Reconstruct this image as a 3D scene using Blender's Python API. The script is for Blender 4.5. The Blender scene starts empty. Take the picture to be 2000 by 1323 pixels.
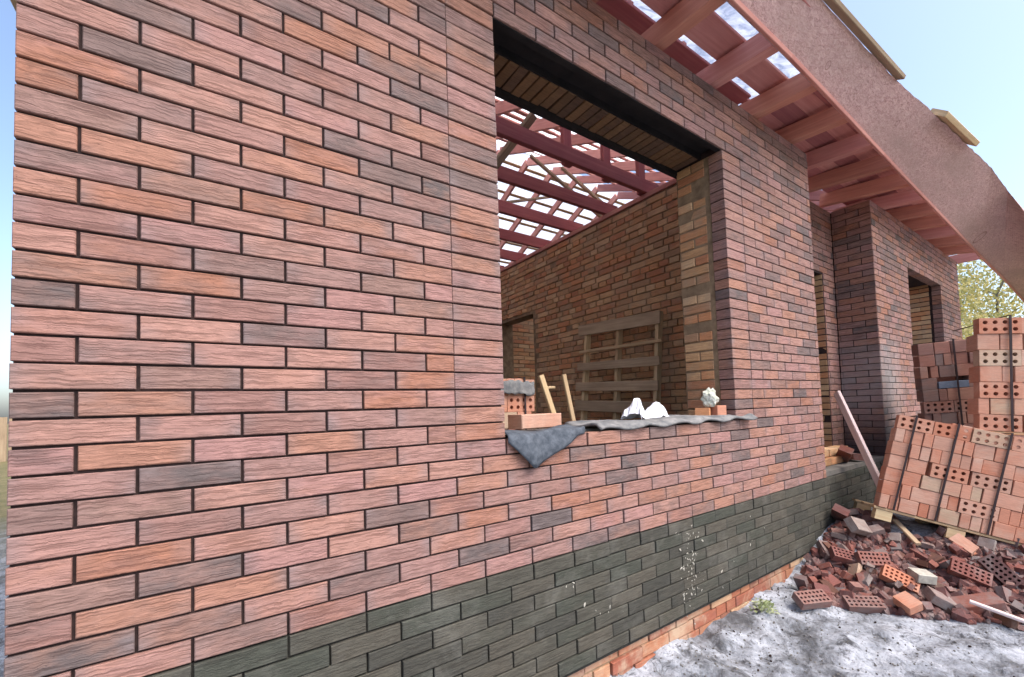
import bpy, bmesh, math, random
from mathutils import Matrix, Vector, Euler, noise
import numpy as np

# ------------------------------------------------------------------ camera, world, sun, exposure
scene = bpy.context.scene
COL = scene.collection
YAW, PITCH, ROLL = 0.606, 0.042, -0.031
CAM = Vector((0.448, -1.669, -0.084))
cf = Vector((math.sin(YAW)*math.cos(PITCH), math.cos(YAW)*math.cos(PITCH), math.sin(PITCH)))
cr0 = Vector((math.cos(YAW), -math.sin(YAW), 0)); cu0 = cr0.cross(cf)
cr = cr0*math.cos(ROLL) + cu0*math.sin(ROLL); cu = -cr0*math.sin(ROLL) + cu0*math.cos(ROLL)
cam = bpy.data.cameras.new('camera')
cam.sensor_width = 36; cam.sensor_fit = 'HORIZONTAL'; cam.lens = 836.675/2000*36
cam.shift_x = -0.0017; cam.shift_y = 0.0496
cam.clip_start = 0.05; cam.clip_end = 3000
camo = bpy.data.objects.new('camera', cam); COL.objects.link(camo)
camo.matrix_world = Matrix(((cr.x, cu.x, -cf.x, CAM.x), (cr.y, cu.y, -cf.y, CAM.y), (cr.z, cu.z, -cf.z, CAM.z), (0, 0, 0, 1)))
scene.camera = camo

SUN_EL, SUN_ROT = math.radians(54), math.radians(162)     # rotation clockwise from +Y
world = bpy.data.worlds.new('World'); scene.world = world; world.use_nodes = True
wn = world.node_tree; wn.nodes.clear()
sky = wn.nodes.new('ShaderNodeTexSky'); sky.sky_type = 'NISHITA'; sky.sun_disc = False
sky.sun_elevation = SUN_EL; sky.sun_rotation = SUN_ROT
sky.air_density = 0.9; sky.dust_density = 3.4; sky.ozone_density = 1.0
bg = wn.nodes.new('ShaderNodeBackground'); bg.inputs['Strength'].default_value = 0.15
wo = wn.nodes.new('ShaderNodeOutputWorld')
wn.links.new(sky.outputs[0], bg.inputs[0]); wn.links.new(bg.outputs[0], wo.inputs[0])
sun = bpy.data.lights.new('sun', 'SUN'); sun.energy = 1.05; sun.angle = math.radians(34); sun.color = (1.0, 0.965, 0.92)
suno = bpy.data.objects.new('sun', sun); COL.objects.link(suno)
sdir = Vector((math.sin(SUN_ROT)*math.cos(SUN_EL), math.cos(SUN_ROT)*math.cos(SUN_EL), math.sin(SUN_EL)))
suno.rotation_euler = sdir.to_track_quat('Z', 'Y').to_euler(); suno.location = sdir*30
vs = scene.view_settings
vs.view_transform = 'Standard'; vs.look = 'None'; vs.gamma = 1.0; vs.use_curve_mapping = False
vs.exposure = 1.38
scene.cycles.max_bounces = 8; scene.cycles.diffuse_bounces = 5
scene.cycles.use_denoising = True

# ------------------------------------------------------------------ helpers
rng = random.Random(11)
GZ = -1.595            # ground level at the wall
CH = 0.0757           # brick course

def lin(r, g, b):
    f = lambda c: (c/255/12.92) if c/255 <= 0.04045 else ((c/255+0.055)/1.055)**2.4
    return (f(r), f(g), f(b), 1)

def proj(p):
    d = Vector(p)-CAM; z = d.dot(cf)
    if z < 0.05: return None
    return 1003.4+836.675*d.dot(cr)/z, 760.6-836.675*d.dot(cu)/z, z

def link(name, me, mat=None, parent=None, inv=None):
    o = bpy.data.objects.new(name, me); COL.objects.link(o)
    if mat is not None and me is not None and len(me.materials) == 0: me.materials.append(mat)
    if parent is not None:
        o.parent = parent
        if inv is not None: o.matrix_parent_inverse = inv
    return o

def thing(name, label, cat, loc=(0, 0, 0), group=None, rot=None):
    o = bpy.data.objects.new(name, None); COL.objects.link(o); o.location = loc
    o.empty_display_size = 0.1
    if rot is not None: o.rotation_euler = rot
    o['label'] = label; o['category'] = cat
    if group: o['group'] = group
    return o

def tag(o, label=None, cat=None, group=None, kind=None):
    if label: o['label'] = label
    if cat: o['category'] = cat
    if group: o['group'] = group
    if kind: o['kind'] = kind
    return o

class Buf:
    """collects polygons with uv (metres) and a per-face random number, becomes one mesh"""
    def __init__(s): s.v = []; s.f = []; s.uv = []; s.r = []
    def add(s, verts, faces, uvs, rnd, M=None):
        b = len(s.v)
        if M is not None: verts = [tuple(M @ Vector(v)) for v in verts]
        s.v += verts
        for f, u in zip(faces, uvs):
            s.f.append(tuple(i+b for i in f)); s.uv.append(u); s.r.append(rnd)
    def box(s, x0, x1, y0, y1, z0, z1, rnd=0.5, M=None):
        v = [(x0, y0, z0), (x1, y0, z0), (x1, y1, z0), (x0, y1, z0), (x0, y0, z1), (x1, y0, z1), (x1, y1, z1), (x0, y1, z1)]
        f = [(0, 1, 5, 4), (1, 2, 6, 5), (2, 3, 7, 6), (3, 0, 4, 7), (4, 5, 6, 7), (3, 2, 1, 0)]
        ax = [(0, 2), (1, 2), (0, 2), (1, 2), (0, 1), (0, 1)]
        uvs = [[(v[i][a], v[i][b]) for i in ff] for ff, (a, b) in zip(f, ax)]
        s.add(v, f, uvs, rnd, M)
    def mesh(s, name, smooth=False):
        me = bpy.data.meshes.new(name)
        me.from_pydata(s.v, [], s.f)
        ul = me.uv_layers.new(name='UVMap')
        flat = [c for u in s.uv for p in u for c in p]
        ul.data.foreach_set('uv', flat)
        at = me.attributes.new('rnd', 'FLOAT', 'FACE'); at.data.foreach_set('value', s.r)
        if smooth: me.polygons.foreach_set('use_smooth', [True]*len(me.polygons))
        me.update()
        return me

def brick_data(L, H, D, c=0.0025):
    """brick with its face at y=0 pointing to -y, chamfered front edges; centred in x and z"""
    l, h = L/2, H/2
    v = [(-l+c, 0, -h+c), (l-c, 0, -h+c), (l-c, 0, h-c), (-l+c, 0, h-c),
         (-l, c, -h), (l, c, -h), (l, c, h), (-l, c, h),
         (-l, D, -h), (l, D, -h), (l, D, h), (-l, D, h)]
    f = [(0, 1, 2, 3)]
    for i in range(4):
        j = (i+1) % 4
        f.append((i+4, j+4, j, i)); f.append((i+8, j+8, j+4, i+4))
    f.append((11, 10, 9, 8))
    uvs = []
    for k, ff in enumerate(f):
        side = k in (4, 8)                   # the +x and -x ends
        uvs.append([((v[i][1]+v[i][0]) if side else v[i][0], v[i][2] + (0 if side or k in (0, 9) else v[i][1])) for i in ff])
    return v, f, uvs

_bm = {}
def brick_mesh(L, H, D, mat, c=0.0025):
    key = (round(L, 3), round(H, 3), round(D, 3), mat.name)
    if key not in _bm:
        b = Buf(); b.add(*brick_data(L, H, D, c), 0.0); me = b.mesh('brick_%d_%d' % (L*1000, H*1000)); me.materials.append(mat); _bm[key] = me
    return _bm[key]

def lay(specs, parent, name, mat, limit=300, jit=(0.0012, 0.004), inv=None, rest_name=None):
    """specs: (x,y,z, L,H,D, rotz[, rotx]) -> the largest in view as parts, the rest as one stuff part"""
    rows = []
    for s in specs:
        q = proj(s[:3]); a = -1
        if q and -80 < q[0] < 2080 and -60 < q[1] < 1390: a = s[3]*s[4]/q[2]**2
        rows.append((a, s))
    rows.sort(key=lambda t: -t[0])
    buf = Buf()
    for k, (a, s) in enumerate(rows):
        x, y, z, L, H, D, rz = s[:7]; rx = s[7] if len(s) > 7 else 0
        e = Euler((rx+rng.gauss(0, jit[1]), rng.gauss(0, jit[1]*.5), rz+rng.gauss(0, jit[1])))
        p = Vector((x, y, z)) + Matrix.Rotation(rz, 3, 'Z') @ Vector((0, rng.gauss(0, jit[0]), rng.gauss(0, jit[0]*.4)))
        if k < limit and a > 0:
            o = link(name, brick_mesh(L, H, D, mat), None, parent, inv)
            o.location = p; o.rotation_euler = e
        else:
            buf.add(*brick_data(L, H, D), rng.random(), Matrix.Translation(p) @ e.to_matrix().to_4x4())
    if buf.v:
        o = link(rest_name or name+'_remainder', buf.mesh(name+'_remainder'), mat, parent, inv); o['kind'] = 'stuff'

def beam(name, p0, p1, w, t, mat, parent=None, inv=None, up=(0, 0, 1), ch=0.004, warp=0.0):
    """board from p0 to p1 (its centre line), w along the horizontal cross axis, t along up; real box with chamfers, local x = grain"""
    p0, p1 = Vector(p0), Vector(p1); d = p1-p0; L = d.length; d.normalize()
    u = Vector(up); s = d.cross(u)
    if s.length < 1e-4: s = d.cross(Vector((0, 1, 0)))
    s.normalize(); u = s.cross(d)
    n = max(1, int(L/0.5)) if warp else 1
    b = Buf(); prof = [(-w/2+ch, -t/2), (w/2-ch, -t/2), (w/2, -t/2+ch), (w/2, t/2-ch), (w/2-ch, t/2), (-w/2+ch, t/2), (-w/2, t/2-ch), (-w/2, -t/2+ch)]
    v = []
    for k in range(n+1):
        x = -L/2+L*k/n; dz = rng.gauss(0, warp) if warp else 0; dy = rng.gauss(0, warp) if warp else 0
        v += [(x, a+dy, c2+dz) for a, c2 in prof]
    f = []; uv = []
    for k in range(n):
        for i in range(8):
            j = (i+1) % 8; q = (k*8+i, k*8+j, (k+1)*8+j, (k+1)*8+i); f.append(q[::-1])
            uv.append([(v[m][0], v[m][1]+v[m][2]) for m in q[::-1]])
    e0 = tuple(range(8)); e1 = tuple(n*8+i for i in range(8))[::-1]
    for e in (e0, e1): f.append(e); uv.append([(v[m][1], v[m][2]) for m in e])
    b.add(v, f, uv, 0.0)
    o = link(name, b.mesh(name), mat, parent, inv)
    M = Matrix((d, -s, u)).transposed()
    o.matrix_basis = Matrix.Translation((p0+p1)/2) @ M.to_4x4()
    if M.determinant() < 0:
        M = Matrix((d, s, u)).transposed(); o.matrix_basis = Matrix.Translation((p0+p1)/2) @ M.to_4x4()
    return o

# ------------------------------------------------------------------ materials
def newmat(name):
    m = bpy.data.materials.new(name); m.use_nodes = True
    nt = m.node_tree; nt.nodes.clear()
    out = nt.nodes.new('ShaderNodeOutputMaterial'); p = nt.nodes.new('ShaderNodeBsdfPrincipled')
    nt.links.new(p.outputs[0], out.inputs[0])
    p.inputs['Specular IOR Level'].default_value = 0.25
    return m, nt, p, out

def N(nt, t, **k):
    n = nt.nodes.new('ShaderNode'+t)
    for a, b in k.items():
        if a.startswith('in_'):
            key = a[3:]; key = int(key) if key.isdigit() else key
            n.inputs[key].default_value = b
        else: setattr(n, a, b)
    return n

def math_(nt, op, a, b=None, c=None, clamp=False):
    n = nt.nodes.new('ShaderNodeMath'); n.operation = op; n.use_clamp = clamp
    for i, x in enumerate((a, b, c)):
        if x is None: continue
        if isinstance(x, (int, float)): n.inputs[i].default_value = x
        else: nt.links.new(x, n.inputs[i])
    return n.outputs[0]

def ramp(nt, fac, stops, interp='LINEAR'):
    n = nt.nodes.new('ShaderNodeValToRGB'); cr_ = n.color_ramp; cr_.interpolation = interp
    while len(cr_.elements) > 1: cr_.elements.remove(cr_.elements[-1])
    cr_.elements[0].position = stops[0][0]; cr_.elements[0].color = stops[0][1]
    for p, c in stops[1:]:
        e = cr_.elements.new(p); e.color = c
    nt.links.new(fac, n.inputs[0]); return n.outputs[0]

def mix(nt, fac, a, b, mode='MIX'):
    n = nt.nodes.new('ShaderNodeMix'); n.data_type = 'RGBA'; n.blend_type = mode; n.clamp_factor = True
    for sock, x in ((n.inputs[0], fac), (n.inputs[6], a), (n.inputs[7], b)):
        if isinstance(x, (int, float)): sock.default_value = x
        elif isinstance(x, tuple): sock.default_value = x
        else: nt.links.new(x, sock)
    return n.outputs[2]

def rnd_uv(nt):
    """per-piece random number and a uv (metres) shifted by it"""
    oi = N(nt, 'ObjectInfo'); at = N(nt, 'Attribute', attribute_name='rnd')
    r = math_(nt, 'FRACT', math_(nt, 'ADD', oi.outputs['Random'], at.outputs['Fac']))
    uv = N(nt, 'UVMap', uv_map='UVMap'); sx = N(nt, 'SeparateXYZ'); nt.links.new(uv.outputs[0], sx.inputs[0])
    cb = N(nt, 'CombineXYZ')
    nt.links.new(math_(nt, 'MULTIPLY_ADD', r, 37.0, sx.outputs[0]), cb.inputs[0])
    nt.links.new(math_(nt, 'MULTIPLY_ADD', r, 91.0, sx.outputs[1]), cb.inputs[1])
    nt.links.new(math_(nt, 'MULTIPLY', r, 13.0), cb.inputs[2])
    return r, sx, cb.outputs[0]

def scaled(nt, vec, s):
    n = N(nt, 'Mapping'); n.inputs['Scale'].default_value = s; nt.links.new(vec, n.inputs[0]); return n.outputs[0]

def noise_(nt, vec, scale, detail=3, rough=0.55, dist=0.0):
    n = N(nt, 'TexNoise'); n.inputs['Scale'].default_value = scale; n.inputs['Detail'].default_value = detail
    n.inputs['Roughness'].default_value = rough; n.inputs['Distortion'].default_value = dist
    if vec is not None: nt.links.new(vec, n.inputs['Vector'])
    return n.outputs['Fac']

def bump(nt, p, h, strength, dist):
    b = N(nt, 'Bump'); b.inputs['Strength'].default_value = strength; b.inputs['Distance'].default_value = dist
    nt.links.new(h, b.inputs['Height']); nt.links.new(b.outputs[0], p.inputs['Normal'])

def wpos(nt):
    g = N(nt, 'NewGeometry'); return g.outputs['Position']

def brick_mat(name, stops, bark=1.0, flash=0.6, flash_col=(124, 112, 112), rough=0.8, grit=0.25, dirt=None, dirt_amt=0.0, bloom=None):
    m, nt, p, out = newmat(name)
    r, sx, vec = rnd_uv(nt)
    base = ramp(nt, r, stops, 'CONSTANT')
    # a second number decides the cloudy second tone
    r2 = math_(nt, 'FRACT', math_(nt, 'MULTIPLY', r, 17.31))
    n1 = noise_(nt, scaled(nt, vec, (7, 16, 1)), 1.0, 4, 0.6)
    base = mix(nt, math_(nt, 'MULTIPLY', ramp(nt, n1, [(0.38, (0, 0, 0, 1)), (0.68, (1, 1, 1, 1))]), 0.55), base, ramp(nt, r2, stops, 'CONSTANT'))
    # flashed ends
    ends = math_(nt, 'MULTIPLY', math_(nt, 'SUBTRACT', math_(nt, 'ABSOLUTE', sx.outputs[0]), 0.07), 20.0, clamp=True)
    nb = noise_(nt, scaled(nt, vec, (5, 9, 1)), 1.0, 2)
    fl = math_(nt, 'MULTIPLY', math_(nt, 'MULTIPLY', ends, math_(nt, 'MULTIPLY_ADD', nb, 3.0, -1.1, clamp=True)), flash)
    base = mix(nt, fl, base, lin(*flash_col))
    # wavy relief running along the brick
    wv = noise_(nt, scaled(nt, vec, (16, 85, 1)), 1.0, 3, 0.6, 1.3)
    wv2 = noise_(nt, scaled(nt, vec, (45, 160, 1)), 1.0, 2, 0.6, 0.8)
    wx = N(nt, 'SeparateXYZ'); nt.links.new(vec, wx.inputs[0])
    wq = N(nt, 'CombineXYZ'); nt.links.new(wx.outputs[0], wq.inputs[0]); nt.links.new(wx.outputs[2], wq.inputs[2])
    nt.links.new(math_(nt, 'MULTIPLY_ADD', noise_(nt, scaled(nt, vec, (30, 9, 1)), 1.0, 3, 0.55), 0.017, wx.outputs[1]), wq.inputs[1])
    ln_ = noise_(nt, scaled(nt, wq.outputs[0], (7, 170, 1)), 1.0, 2, 0.55)
    ln_ = ramp(nt, ln_, [(0.5, (0, 0, 0, 1)), (0.66, (1, 1, 1, 1))])
    pit = ramp(nt, noise_(nt, vec, 170, 2, 0.6), [(0.63, (0, 0, 0, 1)), (0.72, (1, 1, 1, 1))])
    base = mix(nt, math_(nt, 'MULTIPLY', pit, 0.35), base, (0.25, 0.2, 0.2, 1), 'MULTIPLY')
    base = mix(nt, math_(nt, 'MULTIPLY', ln_, 0.34*bark), base, (0.5, 0.36, 0.34, 1), 'MULTIPLY')
    wv = math_(nt, 'SUBTRACT', wv, math_(nt, 'MULTIPLY', ln_, 0.35))
    hgt = math_(nt, 'ADD', math_(nt, 'MULTIPLY', wv, bark), math_(nt, 'MULTIPLY', wv2, grit))
    tone = math_(nt, 'MULTIPLY_ADD', wv, 1.5, -0.75+0.5)
    base = mix(nt, 0.42*min(1, bark+0.3), base, ramp(nt, tone, [(0.2, (0.22, 0.22, 0.22, 1)), (0.5, (0.5, 0.5, 0.5, 1)), (0.8, (0.78, 0.78, 0.78, 1))]), 'OVERLAY')
    if dirt:
        dn = noise_(nt, wpos(nt), 3.0, 6, 0.7, 0.4)
        base = mix(nt, math_(nt, 'MULTIPLY', ramp(nt, dn, [(0.5, (0, 0, 0, 1)), (0.66, (1, 1, 1, 1))]), dirt_amt), base, lin(*dirt))
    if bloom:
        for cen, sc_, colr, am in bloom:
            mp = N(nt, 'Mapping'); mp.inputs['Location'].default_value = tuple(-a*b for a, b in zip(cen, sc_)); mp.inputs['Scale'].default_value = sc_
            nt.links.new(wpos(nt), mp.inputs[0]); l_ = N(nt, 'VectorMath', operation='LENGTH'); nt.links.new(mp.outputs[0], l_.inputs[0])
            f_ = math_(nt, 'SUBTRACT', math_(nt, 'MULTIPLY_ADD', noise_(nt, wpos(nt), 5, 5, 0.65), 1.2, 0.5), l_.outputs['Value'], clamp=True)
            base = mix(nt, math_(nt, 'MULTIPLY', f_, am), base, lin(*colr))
    nt.links.new(base, p.inputs['Base Color']); p.inputs['Roughness'].default_value = rough
    bump(nt, p, hgt, 0.55, 0.004)
    return m

F_STOPS = [(0.0, lin(152, 116, 107)), (0.12, lin(154, 113, 96)), (0.24, lin(142, 111, 104)), (0.35, lin(158, 120, 108)), (0.46, lin(138, 104, 96)), (0.57, lin(153, 116, 110)),
           (0.66, lin(150, 105, 86)), (0.74, lin(122, 99, 93)), (0.83, lin(134, 106, 97)), (0.90, lin(98, 87, 85)), (0.95, lin(112, 94, 90))]
M_FACE = brick_mat('facing_brick', F_STOPS)
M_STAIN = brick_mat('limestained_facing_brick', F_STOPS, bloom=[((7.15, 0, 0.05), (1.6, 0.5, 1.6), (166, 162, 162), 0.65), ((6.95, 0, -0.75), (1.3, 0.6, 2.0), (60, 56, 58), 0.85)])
M_PLINTH = brick_mat('dark_plinth_brick', [(0, lin(74, 72, 64)), (0.3, lin(64, 63, 57)), (0.6, lin(80, 76, 67)), (0.85, lin(66, 68, 60))], bark=0.7, flash=0.3, flash_col=(74, 74, 70), rough=0.75, grit=1.3,
                     dirt=(148, 146, 138), dirt_amt=0.16)
M_ROUGH = brick_mat('common_brick', [(0, lin(196, 138, 98)), (0.2, lin(186, 144, 104)), (0.4, lin(200, 160, 118)), (0.55, lin(178, 122, 90)), (0.7, lin(204, 170, 132)), (0.85, lin(170, 134, 104))],
                    bark=0.35, flash=0.4, flash_col=(150, 140, 128), grit=0.9, dirt=(166, 146, 122), dirt_amt=0.6)
M_SHADED = brick_mat('shade_darkened_brick', [(0, lin(118, 88, 62)), (0.3, lin(104, 80, 60)), (0.6, lin(126, 96, 70)), (0.8, lin(96, 74, 60))], bark=0.3, flash=0.2, grit=0.6)  # browns darkened to paint in the shade under the lintel
M_ORANGE = brick_mat('orange_brick', [(0, lin(186, 128, 104)), (0.2, lin(190, 140, 118)), (0.42, lin(180, 116, 90)), (0.6, lin(192, 150, 130)), (0.78, lin(178, 134, 114)), (0.9, lin(178, 152, 128))],
                     bark=0.15, flash=0.25, flash_col=(180, 150, 130), grit=0.4, dirt=(196, 176, 158), dirt_amt=0.3)
M_DULL = brick_mat('dull_brick', [(0, lin(150, 104, 90)), (0.3, lin(134, 98, 88)), (0.6, lin(158, 118, 102)), (0.85, lin(124, 104, 98))], bark=0.15, flash=0.3, grit=0.4, dirt=(150, 140, 135), dirt_amt=0.3)
M_FOOT = brick_mat('footing_brick', [(0, lin(160, 100, 76)), (0.3, lin(146, 88, 70)), (0.55, lin(168, 116, 88)), (0.75, lin(188, 152, 120)), (0.88, lin(134, 92, 76))], bark=0.2, flash=0.2, grit=0.8, dirt=(182, 164, 140), dirt_amt=0.7)
M_DUST = brick_mat('dusty_brick', [(0, lin(128, 108, 102)), (0.4, lin(112, 96, 92)), (0.7, lin(138, 122, 114))], bark=0.2, flash=0.2, grit=0.9, dirt=(150, 144, 140), dirt_amt=0.8)
M_BROWN = brick_mat('brown_brick', [(0, lin(96, 64, 54)), (0.4, lin(110, 76, 58)), (0.7, lin(86, 60, 56))], bark=0.2, flash=0.2, grit=0.9, dirt=(130, 116, 108), dirt_amt=0.5)
M_RUBBLE = brick_mat('rubble_brick', [(0, lin(124, 76, 68)), (0.2, lin(106, 68, 64)), (0.4, lin(136, 84, 72)), (0.6, lin(94, 66, 64)), (0.75, lin(132, 100, 92)), (0.88, lin(118, 108, 106))], bark=0.2, flash=0.2, grit=0.8,
                     dirt=(134, 124, 120), dirt_amt=0.7)

def plain_mat(name, c1, c2, scale=6.0, rough=0.85, bmp=0.4, dist=0.01, detail=6, stretch=(1, 1, 1), lo=0.35, hi=0.65, coord='world'):
    m, nt, p, out = newmat(name)
    if coord == 'world': v = wpos(nt)
    else: v = N(nt, 'TexCoord').outputs['Object']
    v = scaled(nt, v, stretch)
    n = noise_(nt, v, scale, detail, 0.62, 0.2)
    nt.links.new(ramp(nt, n, [(lo, lin(*c1)), (hi, lin(*c2))]), p.inputs['Base Color'])
    p.inputs['Roughness'].default_value = rough
    bump(nt, p, n, bmp, dist)
    return m

M_MORTAR = plain_mat('dark_mortar', (40, 30, 30), (58, 44, 42), 30, 0.95)
M_PMORTAR = plain_mat('plinth_mortar', (38, 37, 35), (54, 53, 49), 30, 0.95)
M_LMORTAR = plain_mat('grey_mortar', (150, 128, 102), (116, 96, 76), 12, 0.95)
M_DARK = plain_mat('dark_steel', (26, 24, 26), (40, 36, 36), 8, 0.7)
M_CONC = plain_mat('concrete', (120, 116, 110), (92, 90, 88), 5, 0.9)

def wood_mat(name, c1, c2, c3, rough=0.75, knots=0.0):
    m, nt, p, out = newmat(name)
    r, sx, vec = rnd_uv(nt)
    g = noise_(nt, scaled(nt, vec, (1.3, 38, 1)), 1.0, 5, 0.6, 0.6)
    big = noise_(nt, scaled(nt, vec, (2.2, 6, 1)), 1.0, 3, 0.6)
    col = ramp(nt, g, [(0.3, lin(*c1)), (0.52, lin(*c2)), (0.72, lin(*c3))])
    col = mix(nt, 0.4, col, ramp(nt, big, [(0.3, lin(*c1)), (0.7, lin(*c3))]))
    v = math_(nt, 'MULTIPLY_ADD', r, 0.34, 0.33)
    cc = N(nt, 'CombineColor'); [nt.links.new(v, cc.inputs[i]) for i in range(3)]
    col = mix(nt, 0.55, col, cc.outputs[0], 'OVERLAY')
    nt.links.new(col, p.inputs['Base Color']); p.inputs['Roughness'].default_value = rough
    bump(nt, p, g, 0.4, 0.003)
    return m

M_RED = wood_mat('red_stained_wood', (184, 122, 116), (202, 140, 130), (216, 162, 150))
M_PURPLE = wood_mat('dark_red_stained_wood', (164, 102, 104), (182, 116, 114), (198, 136, 128))
M_JOIST = wood_mat('maroon_joist_wood', (138, 72, 76), (158, 86, 86), (176, 106, 100))
M_TAIL = wood_mat('orange_brown_stained_wood', (172, 112, 96), (194, 132, 112), (210, 154, 130))
M_PINK = wood_mat('pink_stained_wood', (186, 122, 112), (202, 140, 128), (214, 160, 146))
M_PALE = wood_mat('pale_raw_wood', (176, 146, 108), (200, 172, 132), (214, 192, 156))
M_GREYW = wood_mat('weathered_grey_wood', (136, 116, 94), (166, 144, 118), (190, 168, 140))
M_WHITEW = wood_mat('whitened_plank', (184, 156, 152), (202, 178, 174), (216, 196, 192))

def eave_mat():
    m, nt, p, out = newmat('rough_sawn_pink_board')
    r, sx, vec = rnd_uv(nt)
    n1 = noise_(nt, scaled(nt, vec, (24, 52, 1)), 1.0, 7, 0.8, 1.2)
    n2 = noise_(nt, scaled(nt, vec, (1.2, 3, 1)), 1.0, 4, 0.6)
    n3 = noise_(nt, scaled(nt, vec, (60, 60, 1)), 1.0, 3, 0.7)
    c = ramp(nt, n1, [(0.34, lin(140, 106, 102)), (0.48, lin(194, 156, 152)), (0.64, lin(220, 190, 184))])
    c = mix(nt, ramp(nt, n2, [(0.42, (0, 0, 0, 1)), (0.68, (0.75, 0.75, 0.75, 1))]), c, lin(172, 144, 136))
    c = mix(nt, ramp(nt, n3, [(0.58, (0, 0, 0, 1)), (0.7, (0.45, 0.45, 0.45, 1))]), c, lin(212, 186, 176))
    for cen, rr in (((9.35, -0.55, 2.115), 0.10), ((4.1, -0.53, 2.33), 0.03), ((5.4, -0.6, 2.33), 0.03)):
        ds = N(nt, 'VectorMath', operation='DISTANCE'); ds.inputs[1].default_value = cen; nt.links.new(wpos(nt), ds.inputs[0])
        q = math_(nt, 'DIVIDE', ds.outputs['Value'], rr)
        c = mix(nt, ramp(nt, q, [(0.0, (0.8, 0.8, 0.8, 1)), (0.16, (0, 0, 0, 1)), (0.72, (0, 0, 0, 1)), (0.85, (0.8, 0.8, 0.8, 1)), (1.0, (0, 0, 0, 1))]), c, lin(116, 76, 70))
    nt.links.new(c, p.inputs['Base Color']); p.inputs['Roughness'].default_value = 0.8
    bump(nt, p, n1, 0.8, 0.008); return m
M_EAVE = eave_mat()

def film_mat(nm='white_roof_film', ca=(222, 226, 232), cb=(246, 247, 249), tr=0.8, sc_=3.5):
    m, nt, p, out = newmat(nm)
    n = noise_(nt, wpos(nt), sc_, 5, 0.6, 0.8)
    col = ramp(nt, n, [(0.36, lin(*ca)), (0.6, lin(*cb))])
    d = N(nt, 'BsdfDiffuse'); t = N(nt, 'BsdfTranslucent'); mx = N(nt, 'MixShader'); mx.inputs[0].default_value = tr
    nt.links.new(col, d.inputs[0]); nt.links.new(col, t.inputs[0])
    nt.links.new(d.outputs[0], mx.inputs[1]); nt.links.new(t.outputs[0], mx.inputs[2]); nt.links.new(mx.outputs[0], out.inputs[0])
    nt.nodes.remove(p); return m
M_FILM = film_mat()
M_FILM2 = film_mat('bluish_torn_film', (132, 146, 172), (196, 206, 224), 0.55, 9)
M_FELT = plain_mat('roofing_felt', (62, 68, 76), (92, 98, 106), 28, 0.9, 0.6, 0.006)
M_FELTG = plain_mat('grey_felt_strip', (96, 98, 100), (138, 136, 134), 14, 0.95, 0.6, 0.008)
M_BAG = plain_mat('white_sack', (205, 208, 220), (232, 233, 238), 9, 0.6, 0.3, 0.01)
M_SPL = plain_mat('dry_mortar', (184, 180, 168), (150, 146, 136), 20, 0.95)
M_STRAP = plain_mat('black_strap', (38, 28, 30), (54, 38, 40), 9, 0.5, 0.1)
M_BLUE = plain_mat('blue_grey_brick', (92, 104, 122), (112, 122, 138), 20, 0.8)
M_SOIL = plain_mat('dark_hole', (36, 24, 22), (48, 32, 28), 20, 0.95)

# ------------------------------------------------------------------ ground
def hsh(x, y, s): return noise.noise(Vector((x*s, y*s, 3.7)))
def mound(x, y):
    # rubble heap between the wall corner and the leaning brick pack
    e = ((x-4.3)*0.93 + (y+0.05)*0.55)      # grows away from the camera
    m = max(0.0, min(1.0, (e+0.18)/1.15)); m = m*m*(3-2*m)*0.34
    fade = max(0.0, min(1.0, (9.5-x)/2.5)) * max(0.0, min(1.0, (y+3.2)/1.2))
    return m*fade
def gz(x, y):
    near = max(0.0, 1-math.hypot(x-3.5, y+0.8)/9)
    h = GZ + mound(x, y) + near*(0.045*hsh(x, y, 1.7)+0.03*hsh(x, y, 4.5)+0.024*hsh(x, y, 9)+0.014*hsh(x, y, 21))
    if y > -0.5 and 0 < x < 4.6: h += 0.02*(y+0.5)/0.5*(0.5+hsh(x, 0, 3)*1.5)
    return h
def axis(a, b, n0, n1, lo, hi):
    return sorted(set([lo+(a-lo)*(k/n0)**0.35 if False else lo+(a-lo)*(1-(1-k/n0)**3) for k in range(n0)] + [a+(b-a)*k/n1 for k in range(n1+1)] + [b+(hi-b)*(k/n0)**3 for k in range(1, n0+1)]))
gx = axis(0.8, 6.8, 14, 300, -400, 900); gy = axis(-2.4, 0.1, 14, 130, -400, 900)
gv = [(x, y, gz(x, y)) for y in gy for x in gx]; nx = len(gx)
gf = [(j*nx+i, j*nx+i+1, (j+1)*nx+i+1, (j+1)*nx+i) for j in range(len(gy)-1) for i in range(nx-1)]
gme = bpy.data.meshes.new('ground'); gme.from_pydata(gv, [], gf); gme.polygons.foreach_set('use_smooth', [True]*len(gf))
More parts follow.
